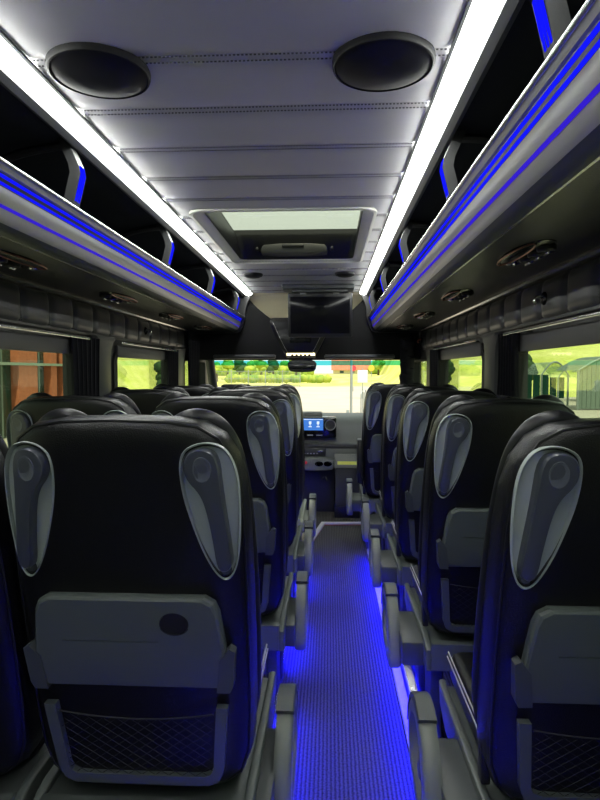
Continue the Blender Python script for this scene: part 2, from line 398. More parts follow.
# ================================================================= CEILING FITTINGS
for s, side in ((-1, 'left'), (1, 'right')):
    t = empty('strip_light', (s*.488, 0, CZ-.001))
    tag(t, 'long white ceiling light strip on the %s side of the aisle' % side, 'light', 'long white ceiling light strips')
    mb = MB(); mb.prism([(-s*.028, -.002), (-s*.027, -.016), (-s*.018, -.022), (s*.016, -.024), (s*.020, -.018), (s*.020, -.002)], 'y', YB+.03, 4.952)
    mb.build('diffuser', 'strip', t, smooth=False)
    mb = MB(); mb.prism([(s*.021, .0), (s*.022, -.026), (s*.040, -.036), (s*.052, -.032), (s*.052, .0)], 'y', YB+.03, 4.952)
    mb.prism([(-s*.029, .0), (-s*.029, -.008), (-s*.036, -.006), (-s*.036, .0)], 'y', YB+.03, 4.952)
    mb.build('edge_profile', 'pillar', t)
for (x, y, r, lab) in ((-.318, 1.313, .112, 'large round black ceiling speaker nearest the left light strip'), (.317, 1.308, .112, 'large round black ceiling speaker nearest the right light strip'),
                       (-.329, 4.03, .068, 'small round dark ceiling speaker left of the drop-down monitor'), (.308, 4.02, .068, 'small round dark ceiling speaker right of the drop-down monitor')):
    t = empty('ceiling_speaker', (x, y, CZ)); tag(t, lab, 'speaker', 'round ceiling speakers')
    mb = MB(); mb.lathe([(r, .002), (r, -.008), (r*.98, -.014), (r*.95, -.016), (r*.93, -.013), (r*.90, .002)], (0, 0, 0), n=48)
    mb.build('rim', 'speaker', t)
    mb = MB(); mb.lathe([(r*.935, -.002), (r*.93, -.013), (r*.7, -.024), (r*.35, -.029), (0, -.030)], (0, 0, 0), n=48)
    mb.build('grille', 'speaker', t)

# roof hatch
t = empty('roof_hatch', (0, (HY0+HY1)/2, CZ)); tag(t, 'rectangular glass roof hatch in the grey padded ceiling', 'roof hatch')
hy0, hy1 = HY0-(HY0+HY1)/2, HY1-(HY0+HY1)/2
def rrect(hx, a, b, r, n=6):
    P = []
    for cx, cy, t0 in ((hx-r, b-r, 0), (-hx+r, b-r, 90), (-hx+r, a+r, 180), (hx-r, a+r, 270)):
        for k in range(n+1): P.append((cx+r*math.cos(math.radians(t0+k*90/n)), cy+r*math.sin(math.radians(t0+k*90/n))))
    return P
mb = MB()
mb.loft([[(p[0], p[1], z) for p in rrect(hx, a, b, r)] for hx, a, b, r, z in (
    (HX+.012, hy0-.012, hy1+.012, .07, .004), (HX+.012, hy0-.012, hy1+.012, .07, -.008), (HX-.002, hy0+.002, hy1-.002, .06, -.010),
    (HX-.012, hy0+.012, hy1-.008, .05, .002), (HX-.044, hy0+.044, hy1-.016, .045, .012), (HX-.044, hy0+.044, hy1-.016, .045, .020))], cap=False)
mb.build('hatch_surround', 'surround', t)
mb = MB()
mb.loft([[(p[0], p[1], z) for p in rrect(hx, a, b, r)] for hx, a, b, r, z in (
    (HX-.046, hy0+.046, hy1-.018, .045, .012), (HX-.050, hy0+.05, hy1-.030, .04, .020), (HX-.030, hy0+.04, hy1-.095, .035, .134), (HX-.030, hy0+.04, hy1-.095, .03, .150),
    (HX+.01, hy0, hy1, .03, .168))], cap=False)
mb.build('hatch_frame', 'black', t)
mb = MB(); mb.box(-HX+.03, HX-.03, hy0+.04, hy1-.095, .138, .142); mb.build('hatch_glass', 'glass_roof', t, smooth=False)
mb = MB(); mb.prism(smooth_poly([(-.205, .025), (-.21, .055), (-.185, .085), (.165, .085), (.19, .055), (.185, .025)], 1), 'y', hy1-.13, hy1-.03, .006)
mb.box(-.08, .05, hy1-.14, hy1-.125, .062, .080, .005)
mb.build('hatch_handle', 'wall', t)
for x in (-.235, .215):
    mb = MB(); mb.lathe([(.009, 0.06), (.009, .0), (.004, -.002)], (x, hy1-.105, .06), 'y', 12); mb.build('screw_knob', 'black', t)

# drop-down monitor
t = empty('ceiling_monitor', (.125, 4.60, CZ)); tag(t, 'black drop-down monitor hanging from the ceiling at the front', 'monitor')
mb = MB(); mb.box(-.29, .27, -.10, .10, -.036, 0, .008); mb.box(-.22, .22, -.05, .02, -.055, -.03, .005); mb.build('mount', 'plastic_dark', t)
mb = MB(); mb.box(-.252, .258, -.012, .022, -.350, .0, .008); sh_ = mb.build('screen_housing', 'black', t); sh_.location = (0, 0, -.055); sh_.rotation_euler = (math.radians(7), 0, 0)
mb = MB(); mb.box(-.232, .238, -.0145, -.011, -.320, -.030, .001); mb.build('screen', 'dark_screen', sh_)
for x in (-.13, .13):
    mb = MB(); mb.box(x-.025, x+.025, -.017, -.010, -.066, -.056, .002); mb.build('hinge_tab', 'silver', t)

# ================================================================= LUGGAGE RACKS
def rack(s, side):
    t = empty('luggage_rack', (s*.75, 2.3, 1.62)); tag(t, 'overhead luggage rack with silver rail and blue light lines, %s side' % side, 'luggage rack', 'overhead luggage racks')
    ox, oy, oz = s*.75, 2.3, 1.62; y0, y1 = YB+.03, 4.96
    def pr(pts, a=y0, b=y1, m=None): m.prism([(s*x-ox, z-oz) for x, z in pts], 'y', a-oy, b-oy)
    mb = MB(); pr([(.985, 1.618), (.640, 1.618), (.640, 1.640), (.985, 1.640)], m=mb)
    mb.mi = 1; pr([(.634, 1.6165), (.640, 1.6165), (.640, 1.62), (.634, 1.62)], m=mb)
    mb.build('underside', ['quilt', 'alu'], t)
    # dark rounded lip then silver fascia
    mb = MB(); pr([(.634, 1.617), (.615, 1.619), (.600, 1.626), (.592, 1.632), (.60, 1.66), (.634, 1.655)], m=mb); mb.build('dark_lip', 'plastic_dark', t)
    mb = MB()
    fas = [(.592, 1.630), (.586, 1.634), (.581, 1.640), (.5765, 1.647), (.5735, 1.6535), (.570, 1.660), (.5655, 1.668), (.561, 1.677), (.558, 1.687), (.5565, 1.698),
           (.562, 1.700), (.550, 1.727), (.543, 1.728), (.538, 1.735), (.534, 1.742), (.560, 1.742), (.60, 1.66)]
    pr(fas, m=mb); mb.build('fascia', 'silver', t, angle=30)
    mb = MB(); mb.tube([(s*.5335-ox, y0-oy, 1.743-oz), (s*.5335-ox, y1-oy, 1.743-oz)], .0058, 12); mb.build('rail', 'alu', t)
    # channel with glowing lines
    mb = MB()
    def lin(f0, f1, off):    # strip along the slanted channel face between fractions f0..f1
        a = (.5620+(.550-.562)*f0-off, 1.700+.027*f0); b = (.5620+(.550-.562)*f1-off, 1.700+.027*f1)
        pr([a, b, (b[0]+.004, b[1]+.001), (a[0]+.004, a[1]+.001)], m=mb)
    lin(.0, 1.0, .0012); mb.build('light_channel', 'channel', t, smooth=False); mb = MB()
    lin(.10, .34, .0024); lin(.62, .88, .0024)
    mb.build('light_line', 'led', t, smooth=False)
    mb = MB(); pr([(.5695, 1.6560), (.5660, 1.6625), (.5710, 1.6640), (.5750, 1.6570)], y0, y1, m=mb); mb.build('lower_reflection_line', 'violet_reflection', t, smooth=False)  # glowing violet strip put in for the blue lines' reflection on the fascia
    # shelf and lining behind
    mb = MB(); pr([(.606, 1.661), (.600, 1.672), (.955, 1.672), (.955, 1.645), (.610, 1.645)], m=mb)
    out = [(.545, 1.950), (.66, 1.945), (.76, 1.925), (.85, 1.885), (.915, 1.82), (.945, 1.74), (.952, 1.665)]
    mb.loft([[(s*x-ox, y-oy, z-oz) for x, z in out] for y in (y0, y1)], closed=False, cap=False)
    mb.build('lining', 'felt', t)
    for yb in (.92, 1.67, 2.64, 3.60, 4.58):
        mb = MB()
        path = [(.537, 1.742), (.525, 1.790), (.513, 1.838), (.517, 1.862), (.540, 1.915), (.548, 1.935)]
        ring = lambda p, q: None
        R = []
        for (x, z) in path:
            R.append([(s*x-ox, yb-.021-oy, z-oz), (s*x-ox, yb+.021-oy, z-oz), (s*(x+.030)-ox, yb+.021-oy, z+.004-oz), (s*(x+.030)-ox, yb-.021-oy, z+.004-oz)])
        mb.loft(R); br = mb.build('bracket', 'wall', t, angle=20)
        mb = MB()
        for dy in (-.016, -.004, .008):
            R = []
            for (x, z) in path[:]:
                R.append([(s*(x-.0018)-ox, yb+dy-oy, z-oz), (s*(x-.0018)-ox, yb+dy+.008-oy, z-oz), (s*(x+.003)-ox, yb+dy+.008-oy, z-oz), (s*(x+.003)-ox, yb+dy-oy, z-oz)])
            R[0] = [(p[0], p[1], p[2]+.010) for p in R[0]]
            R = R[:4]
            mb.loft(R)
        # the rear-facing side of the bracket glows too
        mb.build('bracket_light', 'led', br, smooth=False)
        mb = MB()
        arc = [(s*(.56+.385*math.sin(a))-ox, yb+.03-oy, (1.70+.235*math.cos(a))-oz) for a in [k*PI/2/12 for k in range(13)]]
        mb.tube(arc, .013, 8); mb.build('roof_rib', 'black', t)
    # front end panel
    mb = MB(); pr([(.470, 1.951), (.475, 1.92), (.505, 1.85), (.517, 1.80), (.520, 1.742), (.545, 1.66), (.565, 1.622), (.60, 1.606), (.985, 1.606), (.985, 1.951)], y1, y1+.035, mb)
    mb.build('end_panel', 'black', t)
    # air and reading light panels
    for yv in (1.75, 2.66, 3.56, 4.46):
        mb = MB(); c = (s*.775-ox, yv-oy, 1.6175-oz)
        mb.lathe([(.06, .002), (.06, -.002), (.054, -.005), (0, -.006)], c, 'z', 40, 1.0, 3.1); vp = mb.build('vent_panel', 'gloss_black', t)
        mb = MB(); R1 = [(c[0]-s*.030+.024*math.cos(a), c[1]-.0+.155*math.sin(a), c[2]-.006) for a in [2*PI*k/40 for k in range(40)]]
        mb.tube(R1, .0022, 6, closed=True); mb.build('copper_glint_ring', 'copper', vp)  # reddish reflection on the glossy panel, put in as a coloured ring
        for dy in (-.11, -.035, .04):
            mb = MB(); cc = (c[0]+s*.022, c[1]+dy, c[2]-.003)
            mb.lathe([(.026, .004), (.026, -.010), (.022, -.014), (.018, -.010), (.010, -.012), (0, -.016)], cc, 'z', 20); mb.build('air_nozzle', 'black', vp)
            mb = MB(); mb.box(cc[0]-.003, cc[0]+.003, cc[1]-.016, cc[1]+.016, cc[2]-.022, cc[2]-.012, .0015); mb.build('nozzle_tab', 'chrome', vp)
        mb = MB(); mb.lathe([(.016, .004), (.016, -.006), (.012, -.010), (0, -.008)], (c[0], c[1]+.125, c[2]-.002), 'z', 18); mb.build('reading_lamp', 'chrome', vp)
rack(-1, 'left'); rack(1, 'right')

# ================================================================= SIDE FITTINGS
for s, y, lab in ((1, 2.10, 'chrome and black hook on the padded band above the near right window'), (-1, 3.62, 'chrome and black hook on the padded band above the front left window'),
                  (1, 4.80, 'small copper coloured hook at the front end of the right padded band')):
    t = empty('coat_hook', (s*(WX-.028), y, 1.53)); tag(t, lab, 'hook')
    mb = MB(); mb.lathe([(.024, s*.012), (.024, -s*.004), (.018, -s*.010), (0, -s*.011)], (0, 0, 0), 'x', 24); mb.build('hook_plate', 'gloss_black', t)
    mb = MB(); mb.tube([(-s*.008, 0, .006), (-s*.030, 0, .004), (-s*.038, 0, -.010), (-s*.030, 0, -.022)], [.008, .007, .006, .005], 10); mb.build('hook_arm', 'copper' if y > 4.5 else 'chrome', t)

cn = 0
for s, side in ((-1, 'left'), (1, 'right')):
    # blind cassette + curtain rail for each passenger window
    for (a, b), which in zip(op[s][:2], ('near', 'front')):
        t = empty('window_blind', (s*(WX-.012), (a+b)/2, 1.40)); tag(t, 'grey blind cassette over the %s %s window' % (which, side), 'blind', 'grey blind cassettes over the side windows')
        mb = MB(); mb.box(-.010, .008, a-(a+b)/2+.0, b-(a+b)/2+.0, -.048, .018, .005); mb.build('cassette', 'blind', t)
        t = empty('curtain_rail', (s*(WX-.050), (a+b)/2, 1.43))
        tag(t, 'bright metal curtain rail above the %s %s window' % (which, side), 'curtain rail', 'curtain rails above the side windows')
        L = (b-a)/2
        mb = MB(); mb.box(-.004, .004, -L-.03, L+(.05 if s < 0 else -.02), -.006, .006, .002); mb.build('rail', 'alu', t)
        for yy in (-L*.8, 0, L*.8):
            mb = MB(); mb.box(min(0, s*.052), max(0, s*.052), yy-.01, yy+.01, -.004, .004, .001); mb.build('rail_bracket', 'black', t)
def curtain(s, ya, yb, label, x=.950, amp=.011, folds=6, zt=1.435, zb=.80, xw=None):
    mb = MB()
    n = folds*10; P = []
    for k in range(n+1):
        u = k/n; P.append((s*(x + amp*math.sin(u*folds*2*PI)), ya+(yb-ya)*u + .004*math.cos(u*folds*4*PI)))
    if xw: P = [(s*(xw[0]+(xw[1]-xw[0])*k/n), ya+amp*math.sin(k/n*folds*2*PI)+ (yb-ya)*.5) for k in range(n+1)]
    front = P; back = [(p[0]+s*.004, p[1]+.003) for p in reversed(P)]
    c = front+back; zs = [zb+(zt-zb)*q/8 for q in range(9)]
    cy = (ya+yb)/2
    R = [[(p[0]*1, cy+(p[1]-cy)*(1-.12*math.sin(PI*q/8)), z) for p in c] for q, z in enumerate(zs)]
    mb.loft(R)
    o = mb.build('curtain', 'curtain'); tag(o, label, 'curtain'); return o
curtain(-1, 2.54, 2.85, 'black pleated curtain gathered at the front of the near left window')
curtain(1, 2.36, 2.60, 'black pleated curtain gathered at the front of the near right window', zb=1.17)
curtain(-1, 4.08, 4.36, 'black pleated curtain gathered at the front of the second left window', folds=5)
curtain(1, 4.03, 4.33, 'black pleated curtain gathered at the front of the second right window', folds=5)
curtain(-1, 4.62, 5.00, 'tall black curtain gathered beside the driver door', folds=6, x=.93, zt=1.60, zb=.6)
# thick cloth roll tied at the right front post
mb = MB(); pts = []; rs = []
for k in range(60):
    z = .75+.82*k/59; pts.append((.868+.006*math.sin(k*.9), 5.0, z)); rs.append(.058+.005*math.sin(k*1.7)+.003*math.sin(k*.6))
mb.tube(pts, rs, 16); o = mb.build('curtain', 'curtain'); tag(o, 'thick creased black curtain roll hanging beside the windscreen on the right', 'curtain')

# ================================================================= SEATS
def lean(z): return (1.19-z)*0.2
def surf(x, z): 
    d = max(0.0, abs(x)-.09); return lean(z)+1.15*d*d
half = [(0, .389), (.12, .390), (.175, .398), (.207, .42), (.224, .47), (.230, .56), (.232, .70), (.232, .85), (.230, .98), (.224, 1.06), (.212, 1.115), (.190, 1.155), (.155, 1.178), (.10, 1.187), (0, 1.190)]
def resample(h, n=40):
    q = []
    for i in range(len(h)-1):
        for k in range(3): q.append((h[i][0]+(h[i+1][0]-h[i][0])*k/3, h[i][1]+(h[i+1][1]-h[i][1])*k/3))
    q.append(h[-1]); return q
hr_ = resample(half)
outline = [(x, z) for x, z in hr_] + [(-x, z) for x, z in reversed(hr_[1:-1])]
CZB = .79
def inset(p, s_, cz_=CZB):      # move toward a long central spine instead of a single point
    return (p[0]*s_, cz_ + (p[1]-cz_)*(1-(1-s_)*.58))
def back_mesh():
    mb = MB(); R = []
    for s_, y in ((.02, .004), (.35, .003), (.62, .002), (.80, .001), (.90, .002), (.955, .008), (.985, .019), (1.0, .035), (1.0, .075), (.99, .105), (.96, .128), (.90, .142), (.80, .135), (.6, .12), (.3, .11), (.02, .11)):
        R.append([(q[0], surf(q[0], q[1])+y, q[1]) for q in (inset(p, s_) for p in outline)])
    mb.loft(R); return mb
tear = smooth_poly([(.128, 1.150), (.165, 1.163), (.200, 1.150), (.219, 1.10), (.221, 1.02), (.218, .95), (.211, .895), (.196, .868), (.176, .878), (.152, .93), (.132, 1.00), (.119, 1.06), (.116, 1.12)], 2)
tc_ = (sum(p[0] for p in tear)/len(tear), sum(p[1] for p in tear)/len(tear))
tear = [(x, .872+(z-.868)*.93) for x, z in tear]
def tscale(k, kz=None):
    kz = k if kz is None else kz
    return [(tc_[0]+(p[0]-tc_[0])*k, tc_[1]+(p[1]-tc_[1])*kz) for p in tear]
def P3(p, sx, d): return (sx*p[0], surf(p[0], p[1])+d, p[1])
SM = {}
def build_seat_meshes():
    back = back_mesh().build('backrest', 'leather')
    for sx in (-1, 1):
        mb = MB(); mb.loft([[P3(p, sx, d) for p in tscale(.95)] for d in (-.05, .050)]); boolean(back, mb.build('cutter', 'black'))
    mb = MB(); mb.prism([(-.178, .60), (-.168, .43), (.168, .43), (.178, .60)], 'y', 0, .2)
    back.data.polygons.foreach_set('use_smooth', [True]*len(back.data.polygons)); back.data.set_sharp_from_angle(angle=math.radians(40))
    return back
proto_back = build_seat_meshes()
SM['back'] = proto_back.data
def tray_mesh():
    mb = MB()
    q = []
    base = [(-.194, .655), (-.192, .70), (-.178, .815), (-.170, .835), (-.152, .846), (.152, .846), (.170, .835), (.178, .815), (.192, .70), (.194, .655), (.180, .650), (-.180, .650)]
    R = []
    for k, d in ((1.0, .004), (1.0, -.010), (.985, -.016), (.96, -.018)):
        R.append([(x*k, lean(z)+d, .75+(z-.75)*(1-(1-k)*1.8)) for x, z in base])
    mb.loft(R); return mb
def ell(cx, cz_, rx, rz, n=28): return [(cx+rx*math.cos(2*PI*k/n), cz_+rz*math.sin(2*PI*k/n)) for k in range(n)]

def make_seat(shield, name='coach_seat'):
    """shield: +1 armrest arch on the +x side, -1 on the -x side, 0 none"""
    t = empty(name)
    def link(key, nm, maker, m, par=t, **k):
        if key not in SM:
            o = maker().build(nm, m, **k); SM[key] = o.data
        else:
            o = bpy.data.objects.new(nm, SM[key]); COL.objects.link(o)
        o.parent = par; return o
    bk = bpy.data.objects.new('backrest', SM['back']); COL.objects.link(bk); bk.parent = t
    def mp():
        mb = MB(); q = [inset(p, .972) for p in outline]
        mb.tube([(p[0], surf(p[0], p[1])+.0125, p[1]) for p in q], .0032, 6, closed=True); return mb
    link('pipe', 'piping', mp, 'leather_side', bk)
    # head bolsters standing a little above the shoulders, side bolsters further down
    for sx in (-1, 1):
        def mw(sx=sx):
            mb = MB()
            pp = [(.085, 1.135), (.095, 1.163), (.115, 1.178), (.140, 1.183), (.168, 1.175), (.190, 1.150), (.205, 1.10), (.214, 1.0), (.218, .85), (.219, .70), (.216, .55), (.205, .47)]
            rr_ = [.014, .015, .016, .017, .018, .020, .023, .026, .028, .028, .027, .018]
            off = [.10, .10, .10, .10, .105, .11, .12, .13, .14, .145, .14, .12]
            P4 = [(sx*(p[0]-.010), lean(p[1])+o_, p[1], q) for p, o_, q in zip(pp, off, rr_)]; out = []
            for i in range(len(P4)-1):
                a, b, c, d = P4[max(i-1, 0)], P4[i], P4[i+1], P4[min(i+2, len(P4)-1)]
                for k in range(4):
                    u = k/4; out.append([.5*((2*b[j])+(c[j]-a[j])*u+(2*a[j]-5*b[j]+4*c[j]-d[j])*u*u+(3*b[j]-a[j]-3*c[j]+d[j])*u**3) for j in range(4)])
            out.append(list(P4[-1]))
            mb.tube([o_[:3] for o_ in out], [o_[3] for o_ in out], 18); return mb
        link('wing%d' % sx, 'head_bolster', mw, 'leather_side')
    # grab handles
    for sx in (-1, 1):
        def md(sx=sx):
            mb = MB()
            R = [[P3(p, sx, d) for p in tscale(k, kz)] for k, kz, d in ((1.025, 1.012, .008), (1.015, 1.007, -.001), (.995, .998, -.0035), (.965, .985, -.002), (.93, .965, .006), (.90, .945, .022), (.84, .90, .036), (.60, .70, .041), (.2, .2, .042), (.02, .02, .042))]
            mb.loft(R); return mb
        dish = link('dish%d' % sx, 'handle_recess', md, 'dish')
        dish['label'] = 'grey teardrop recess behind the grab handle'
        def mbar(sx=sx):
            mb = MB()
            bar = smooth_poly([(.1885, 1.140), (.192, 1.06), (.203, .95), (.206, .905), (.190, .893), (.176, .905), (.172, .96), (.163, 1.03), (.152, 1.066), (.130, 1.092), (.123, 1.118), (.134, 1.147), (.162, 1.156)], 2)
            bar = [(x, .885+(z-.885)*.93) for x, z in bar]; c = (.172, 1.01); R = []
            for k, d in ((1.0, .026), (1.0, -.006), (.97, -.013), (.90, -.017), (.70, -.018)):
                R.append([P3((p[0]+(c_x(p[1])-p[0])*(1-k), c[1]+(p[1]-c[1])*(1-(1-k)*.25)), sx, d) for p in bar])
            mb.loft(R)
            return mb
        def c_x(z): return .156+(.196-.156)*min(1, max(0, (1.13-z)/.22))
        hb = link('bar%d' % sx, 'grab_handle', mbar, 'bar')
        def mdim(sx=sx):
            mb = MB(); e = ell(.160, 1.096, .0165, .0235)
            mb.loft([[P3((.160+(p[0]-.160)*k, 1.096+(p[1]-1.096)*k), sx, d) for p in e] for k, d in ((1.05, -.0172), (1.0, -.0188), (.94, -.0188), (.80, -.0178), (.05, -.0174))]); return mb
        link('dim%d' % sx, 'thumb_dimple', mdim, 'bar_rim', hb)
        def mbl(sx=sx):
            mb = MB(); c = (.190, .893); e = ell(c[0], c[1], .011, .011, 18)
            mb.loft([[P3((c[0]+(p[0]-c[0])*k, c[1]+(p[1]-c[1])*k), sx, d) for p in e] for k, d in ((1.0, .03), (1.0, .004), (.7, -.001), (.05, -.001))]); return mb
        link('blt%d' % sx, 'handle_bolt', mbl, 'bar_rim', hb)
        def mcup(sx=sx):
            mb = MB(); mb.loft([[P3(p, sx, d) for p in ell(.190, .900, rx, rz, 24)] for rx, rz, d in ((.027, .026, .034), (.027, .026, .012), (.022, .021, .012), (.020, .019, .030))], cap=False); return mb
        link('cup%d' % sx, 'handle_socket', mcup, 'bar')
    # folding tray
    if 'tray' not in SM:
        o = tray_mesh().build('tray', 'plastic')
        m2 = MB(); m2.prism(ell(.092, .792, .0285, .0235), 'y', -.2, .3); boolean(o, m2.build('cutter', 'black'))
        m2 = MB(); m2.prism([(-.13, .7505), (-.13, .7535), (.06, .7535), (.06, .7505)], 'y', -.1, lean(.75)-.0155); boolean(o, m2.build('cutter', 'black'))
        o.data.set_sharp_from_angle(angle=math.radians(14)); SM['tray'] = o.data
    else:
        o = bpy.data.objects.new('tray', SM['tray']); COL.objects.link(o)
    o.parent = t; tray = o; tray['label'] = 'grey fold-up tray table'
    def mfp():
        mb = MB(); R = [[(p[0], lean(p[1])+d, p[1]) for p in ell(.092, .792, rx, rz)] for rx, rz, d in ((.0285, .0235, -.017), (.030, .025, -.0185), (.0275, .0225, -.0185), (.024, .019, .006), (.02, .015, .008), (.001, .001, .009))]
        mb.loft(R); return mb
    link('cuphole', 'finger_pull', mfp, 'black', tray)
    for sx in (-1, 1):
        def mh(sx=sx):
            mb = MB(); q = [(sx*.168, .645), (sx*.176, .716), (sx*.196, .742), (sx*.207, .735), (sx*.201, .66), (sx*.194, .645)]
            mb.loft([[(x, lean(z)+d, z) for x, z in q] for d in (.004, -.020, -.022)]); return mb
        link('th%d' % sx, 'tray_hinge', mh, 'plastic_dark', tray)
    # net pocket
    def mf():
        mb = MB()
        o_ = [(-.186, .604), (-.172, .455), (-.162, .428), (-.14, .416), (.14, .416), (.162, .428), (.172, .455), (.186, .604)]
        i_ = [(-.163, .604), (-.151, .458), (-.145, .444), (-.13, .438), (.13, .438), (.145, .444), (.151, .458), (.163, .604)]
        R = []
        for (a, b) in zip(o_, i_):
            R.append([(a[0], lean(a[1])+.004, a[1]), (a[0], lean(a[1])-.013, a[1]), (b[0], lean(b[1])-.013, b[1]), (b[0], lean(b[1])+.004, b[1])])
        mb.loft(R); return mb
    pf = link('pf', 'pocket_frame', mf, 'plastic', angle=25)
    def mn():
        mb = MB()
        def edge(z): return .150+(z-.44)*.075
        top = lambda x: .572+.016*(x/.16)**2
        def seg(a, b): mb.tube([(a[0], lean(a[1])-.009, a[1]), (b[0], lean(b[1])-.009, b[1])], .0006, 4)
        for c in range(-13, 14):
            for sg in (-1, 1):
                pts = []
                for k in range(25):
                    z = .437+k*.007; x = c*.028+sg*(z-.437)*1.35
                    if abs(x) < edge(z) and z < top(x): pts.append((x, z))
                if len(pts) > 2: seg(pts[0], pts[-1])
        mb.tube([(x, lean(top(x))-.010, top(x)) for x in [-.157+.314*k/16 for k in range(17)]], .002, 6)
        return mb
    link('net', 'pocket_net', mn, 'rubber')
    # grey shell carrying the backrest, seat cushion, pedestal
    def ms():
        mb = MB()
        for sx in (-1, 1):
            mb.prism([(.112, .30), (.118, .365), (.150, .385), (.19, .392), (.26, .39), (.62, .385), (.655, .39), (.64, .33), (.56, .295)], 'x', sx*.232, sx*.2105, .006, 3)
        mb.prism([(.112, .30), (.118, .385), (.140, .388), (.16, .375), (.62, .375), (.655, .37), (.64, .33), (.56, .295)], 'x', -.213, .213, .004, 2)
        return mb
    link('shell', 'seat_shell', ms, 'plastic')
    def mc():
        mb = MB(); mb.box(-.200, .200, .24, .68, .376, .47, .03, 4); return mb
    cu = link('cush', 'cushion', mc, 'leather')
    def mi():
        mb = MB(); mb.box(-.115, .115, .28, .64, .468, .474, .003); return mb
    link('ins', 'cushion_insert', mi, 'insert', cu)
    for sx in (-1, 1):
        def mpw(sx=sx):
            mb = MB()
            for dx, z in ((.204, .468), (.207, .455)):
                mb.tube([(sx*dx, y, z) for y in (.26, .4, .55, .66)], .0022, 6)
            return mb
        link('pw%d' % sx, 'white_piping', mpw, 'piping_white', cu)
        def mleg(sx=sx):
            mb = MB(); a = sx*.200; b = sx*.158
            mb.prism([(.18, .300), (.22, .06), (.20, .0), (.56, .0), (.54, .06), (.60, .300)], 'x', a, b, .008, 3)
            return mb
        lg = link('leg%d' % sx, 'leg', mleg, 'plastic_dark')
        def mov(sx=sx):
            mb = MB(); mb.prism([(.38+.07*math.cos(k*PI/12), .15+.09*math.sin(k*PI/12)) for k in range(24)], 'x', sx*.199, sx*.2025, .001); return mb  # dark oval plate laid on the solid leg as an opening's shade
        link('lego%d' % sx, 'leg_opening_shade', mov, 'rubber', lg)
    # buckle
    bx = -.215 if shield <= 0 else .0
    mb = MB()
    if shield < 0:
        mb.box(-.226, -.206, .215, .245, .40, .490, .004); bq = mb.build('belt_buckle', 'black', t)
        mb = MB(); mb.box(-.224, -.208, .213, .243, .4895, .497, .003); mb.build('release_button', 'red', bq)['label'] = 'red release button'
    else:
        mb.bm.free()
    if shield:
        sx = shield; key = 'sh%d' % sx; e_ = .0 if sx > 0 else .036
        outer = smooth_poly([(.125, .285), (.135, .350), (.175, .440), (.230, .498), (.300, .520), (.370, .505), (.418, .455), (.430, .39), (.41, .335), (.36, .30), (.25, .280)], 2); outer = [(a_+.085, b_-.045) for a_, b_ in outer]
        def mo():
            mb = MB(); x0, x1 = sx*(.262+e_), sx*(.303+e_)
            R = []
            cy, cz_ = .385, .350
            for k, x in ((.97, x0), (1.0, x0+sx*.008), (1.0, x1-sx*.010), (.975, x1-sx*.003), (.93, x1), (.70, x1), (.66, x1-sx*.004), (.62, x1-sx*.028), (.3, x1-sx*.030), (.02, x1-sx*.030)):
                off = .0 if k > .8 else .03*(1-k)
                R.append([(x, cy+(p[0]-cy)*k+off, cz_+(p[1]-cz_)*k) for p in outer])
            mb.loft(R); return mb
        sh = link(key, 'armrest_arch', mo, 'shield')
        sh['label'] = 'arched grey armrest bracket on the aisle side'
        def mk():
            mb = MB(); mb.lathe([(.024, 0), (.024, sx*.022), (.018, sx*.028), (0, sx*.029)], (sx*(.270+e_), .355, .330), 'x', 22); return mb
        link('kn%d' % sx, 'recline_knob', mk, 'plastic', sh)
        def ma():
            mb = MB()   # darker upper cap over the arch
            pts = [(p[0], p[1]) for p in [(.245, .510), (.27, .518), (.30, .5215), (.335, .518), (.37, .506), (.40, .482), (.420, .447), (.429, .405)]]
            R = []
            for (y, z) in pts:
                y += .085; z -= .045; ny, nz = (y-.385), (z-.365); l = math.hypot(ny, nz); ny /= l; nz /= l
                R.append([(sx*(.260+e_), y, z), (sx*(.262+e_), y+ny*.004, z+nz*.004), (sx*(.302+e_), y+ny*.004, z+nz*.004), (sx*(.305+e_), y, z), (sx*(.305+e_), y-ny*.01, z-nz*.01), (sx*(.260+e_), y-ny*.01, z-nz*.01)])
            mb.loft(R); return mb
        link('cap%d' % sx, 'arch_cap', ma, 'plastic_dark', sh)
        def mjoin():
            mb = MB(); mb.box(min(sx*.228, sx*(.266+e_)), max(sx*.228, sx*(.266+e_)), .16, .42, .29, .37, .006); return mb
        link('jn%d' % sx, 'arch_mount', mjoin, 'plastic_dark')
    return t

ordn = ['nearest', 'second', 'third', 'fourth', 'fifth']
protos = {k: make_seat(k) for k in (1, -1, 0)}
bpy.data.objects.remove(proto_back)
used = set()
def place(kind, x, y, label, group):
    if kind in used: o = copy_tree(protos[kind])
    else: used.add(kind); o = protos[kind]
    o.location = (x, y, 0); tag(o, label, 'coach seat', group); return o
place_list = []
LY = [1.0, 1.85, 2.63, 3.32]; RY = [.98, 1.74, 2.49, 3.24, 3.88]
for i, y in enumerate(LY):
    place_list.append((1, -.185, y, 'black leather coach seat on the left edge of the aisle, %s row from the camera' % ordn[i], 'left aisle seats'))
for i, y in enumerate(LY):
    place_list.append((0, -.668, y, 'black leather coach seat against the left windows, %s row from the camera' % ordn[i], 'left window seats'))
for i, y in enumerate(RY):
    place_list.append((-1, .748 if i < 4 else .670, y, 'single black leather seat on the right of the aisle, %s row from the camera' % ordn[i], 'single seats on the right'))
seats = [place(*a) for a in place_list]
# flat black side panel on the front right seat
mb = MB(); mb.box(-.272, -.238, .10, .22, .50, .80, .006); o = mb.build('side_table', 'black', seats[-1]); o['label'] = 'flat black folded side table'

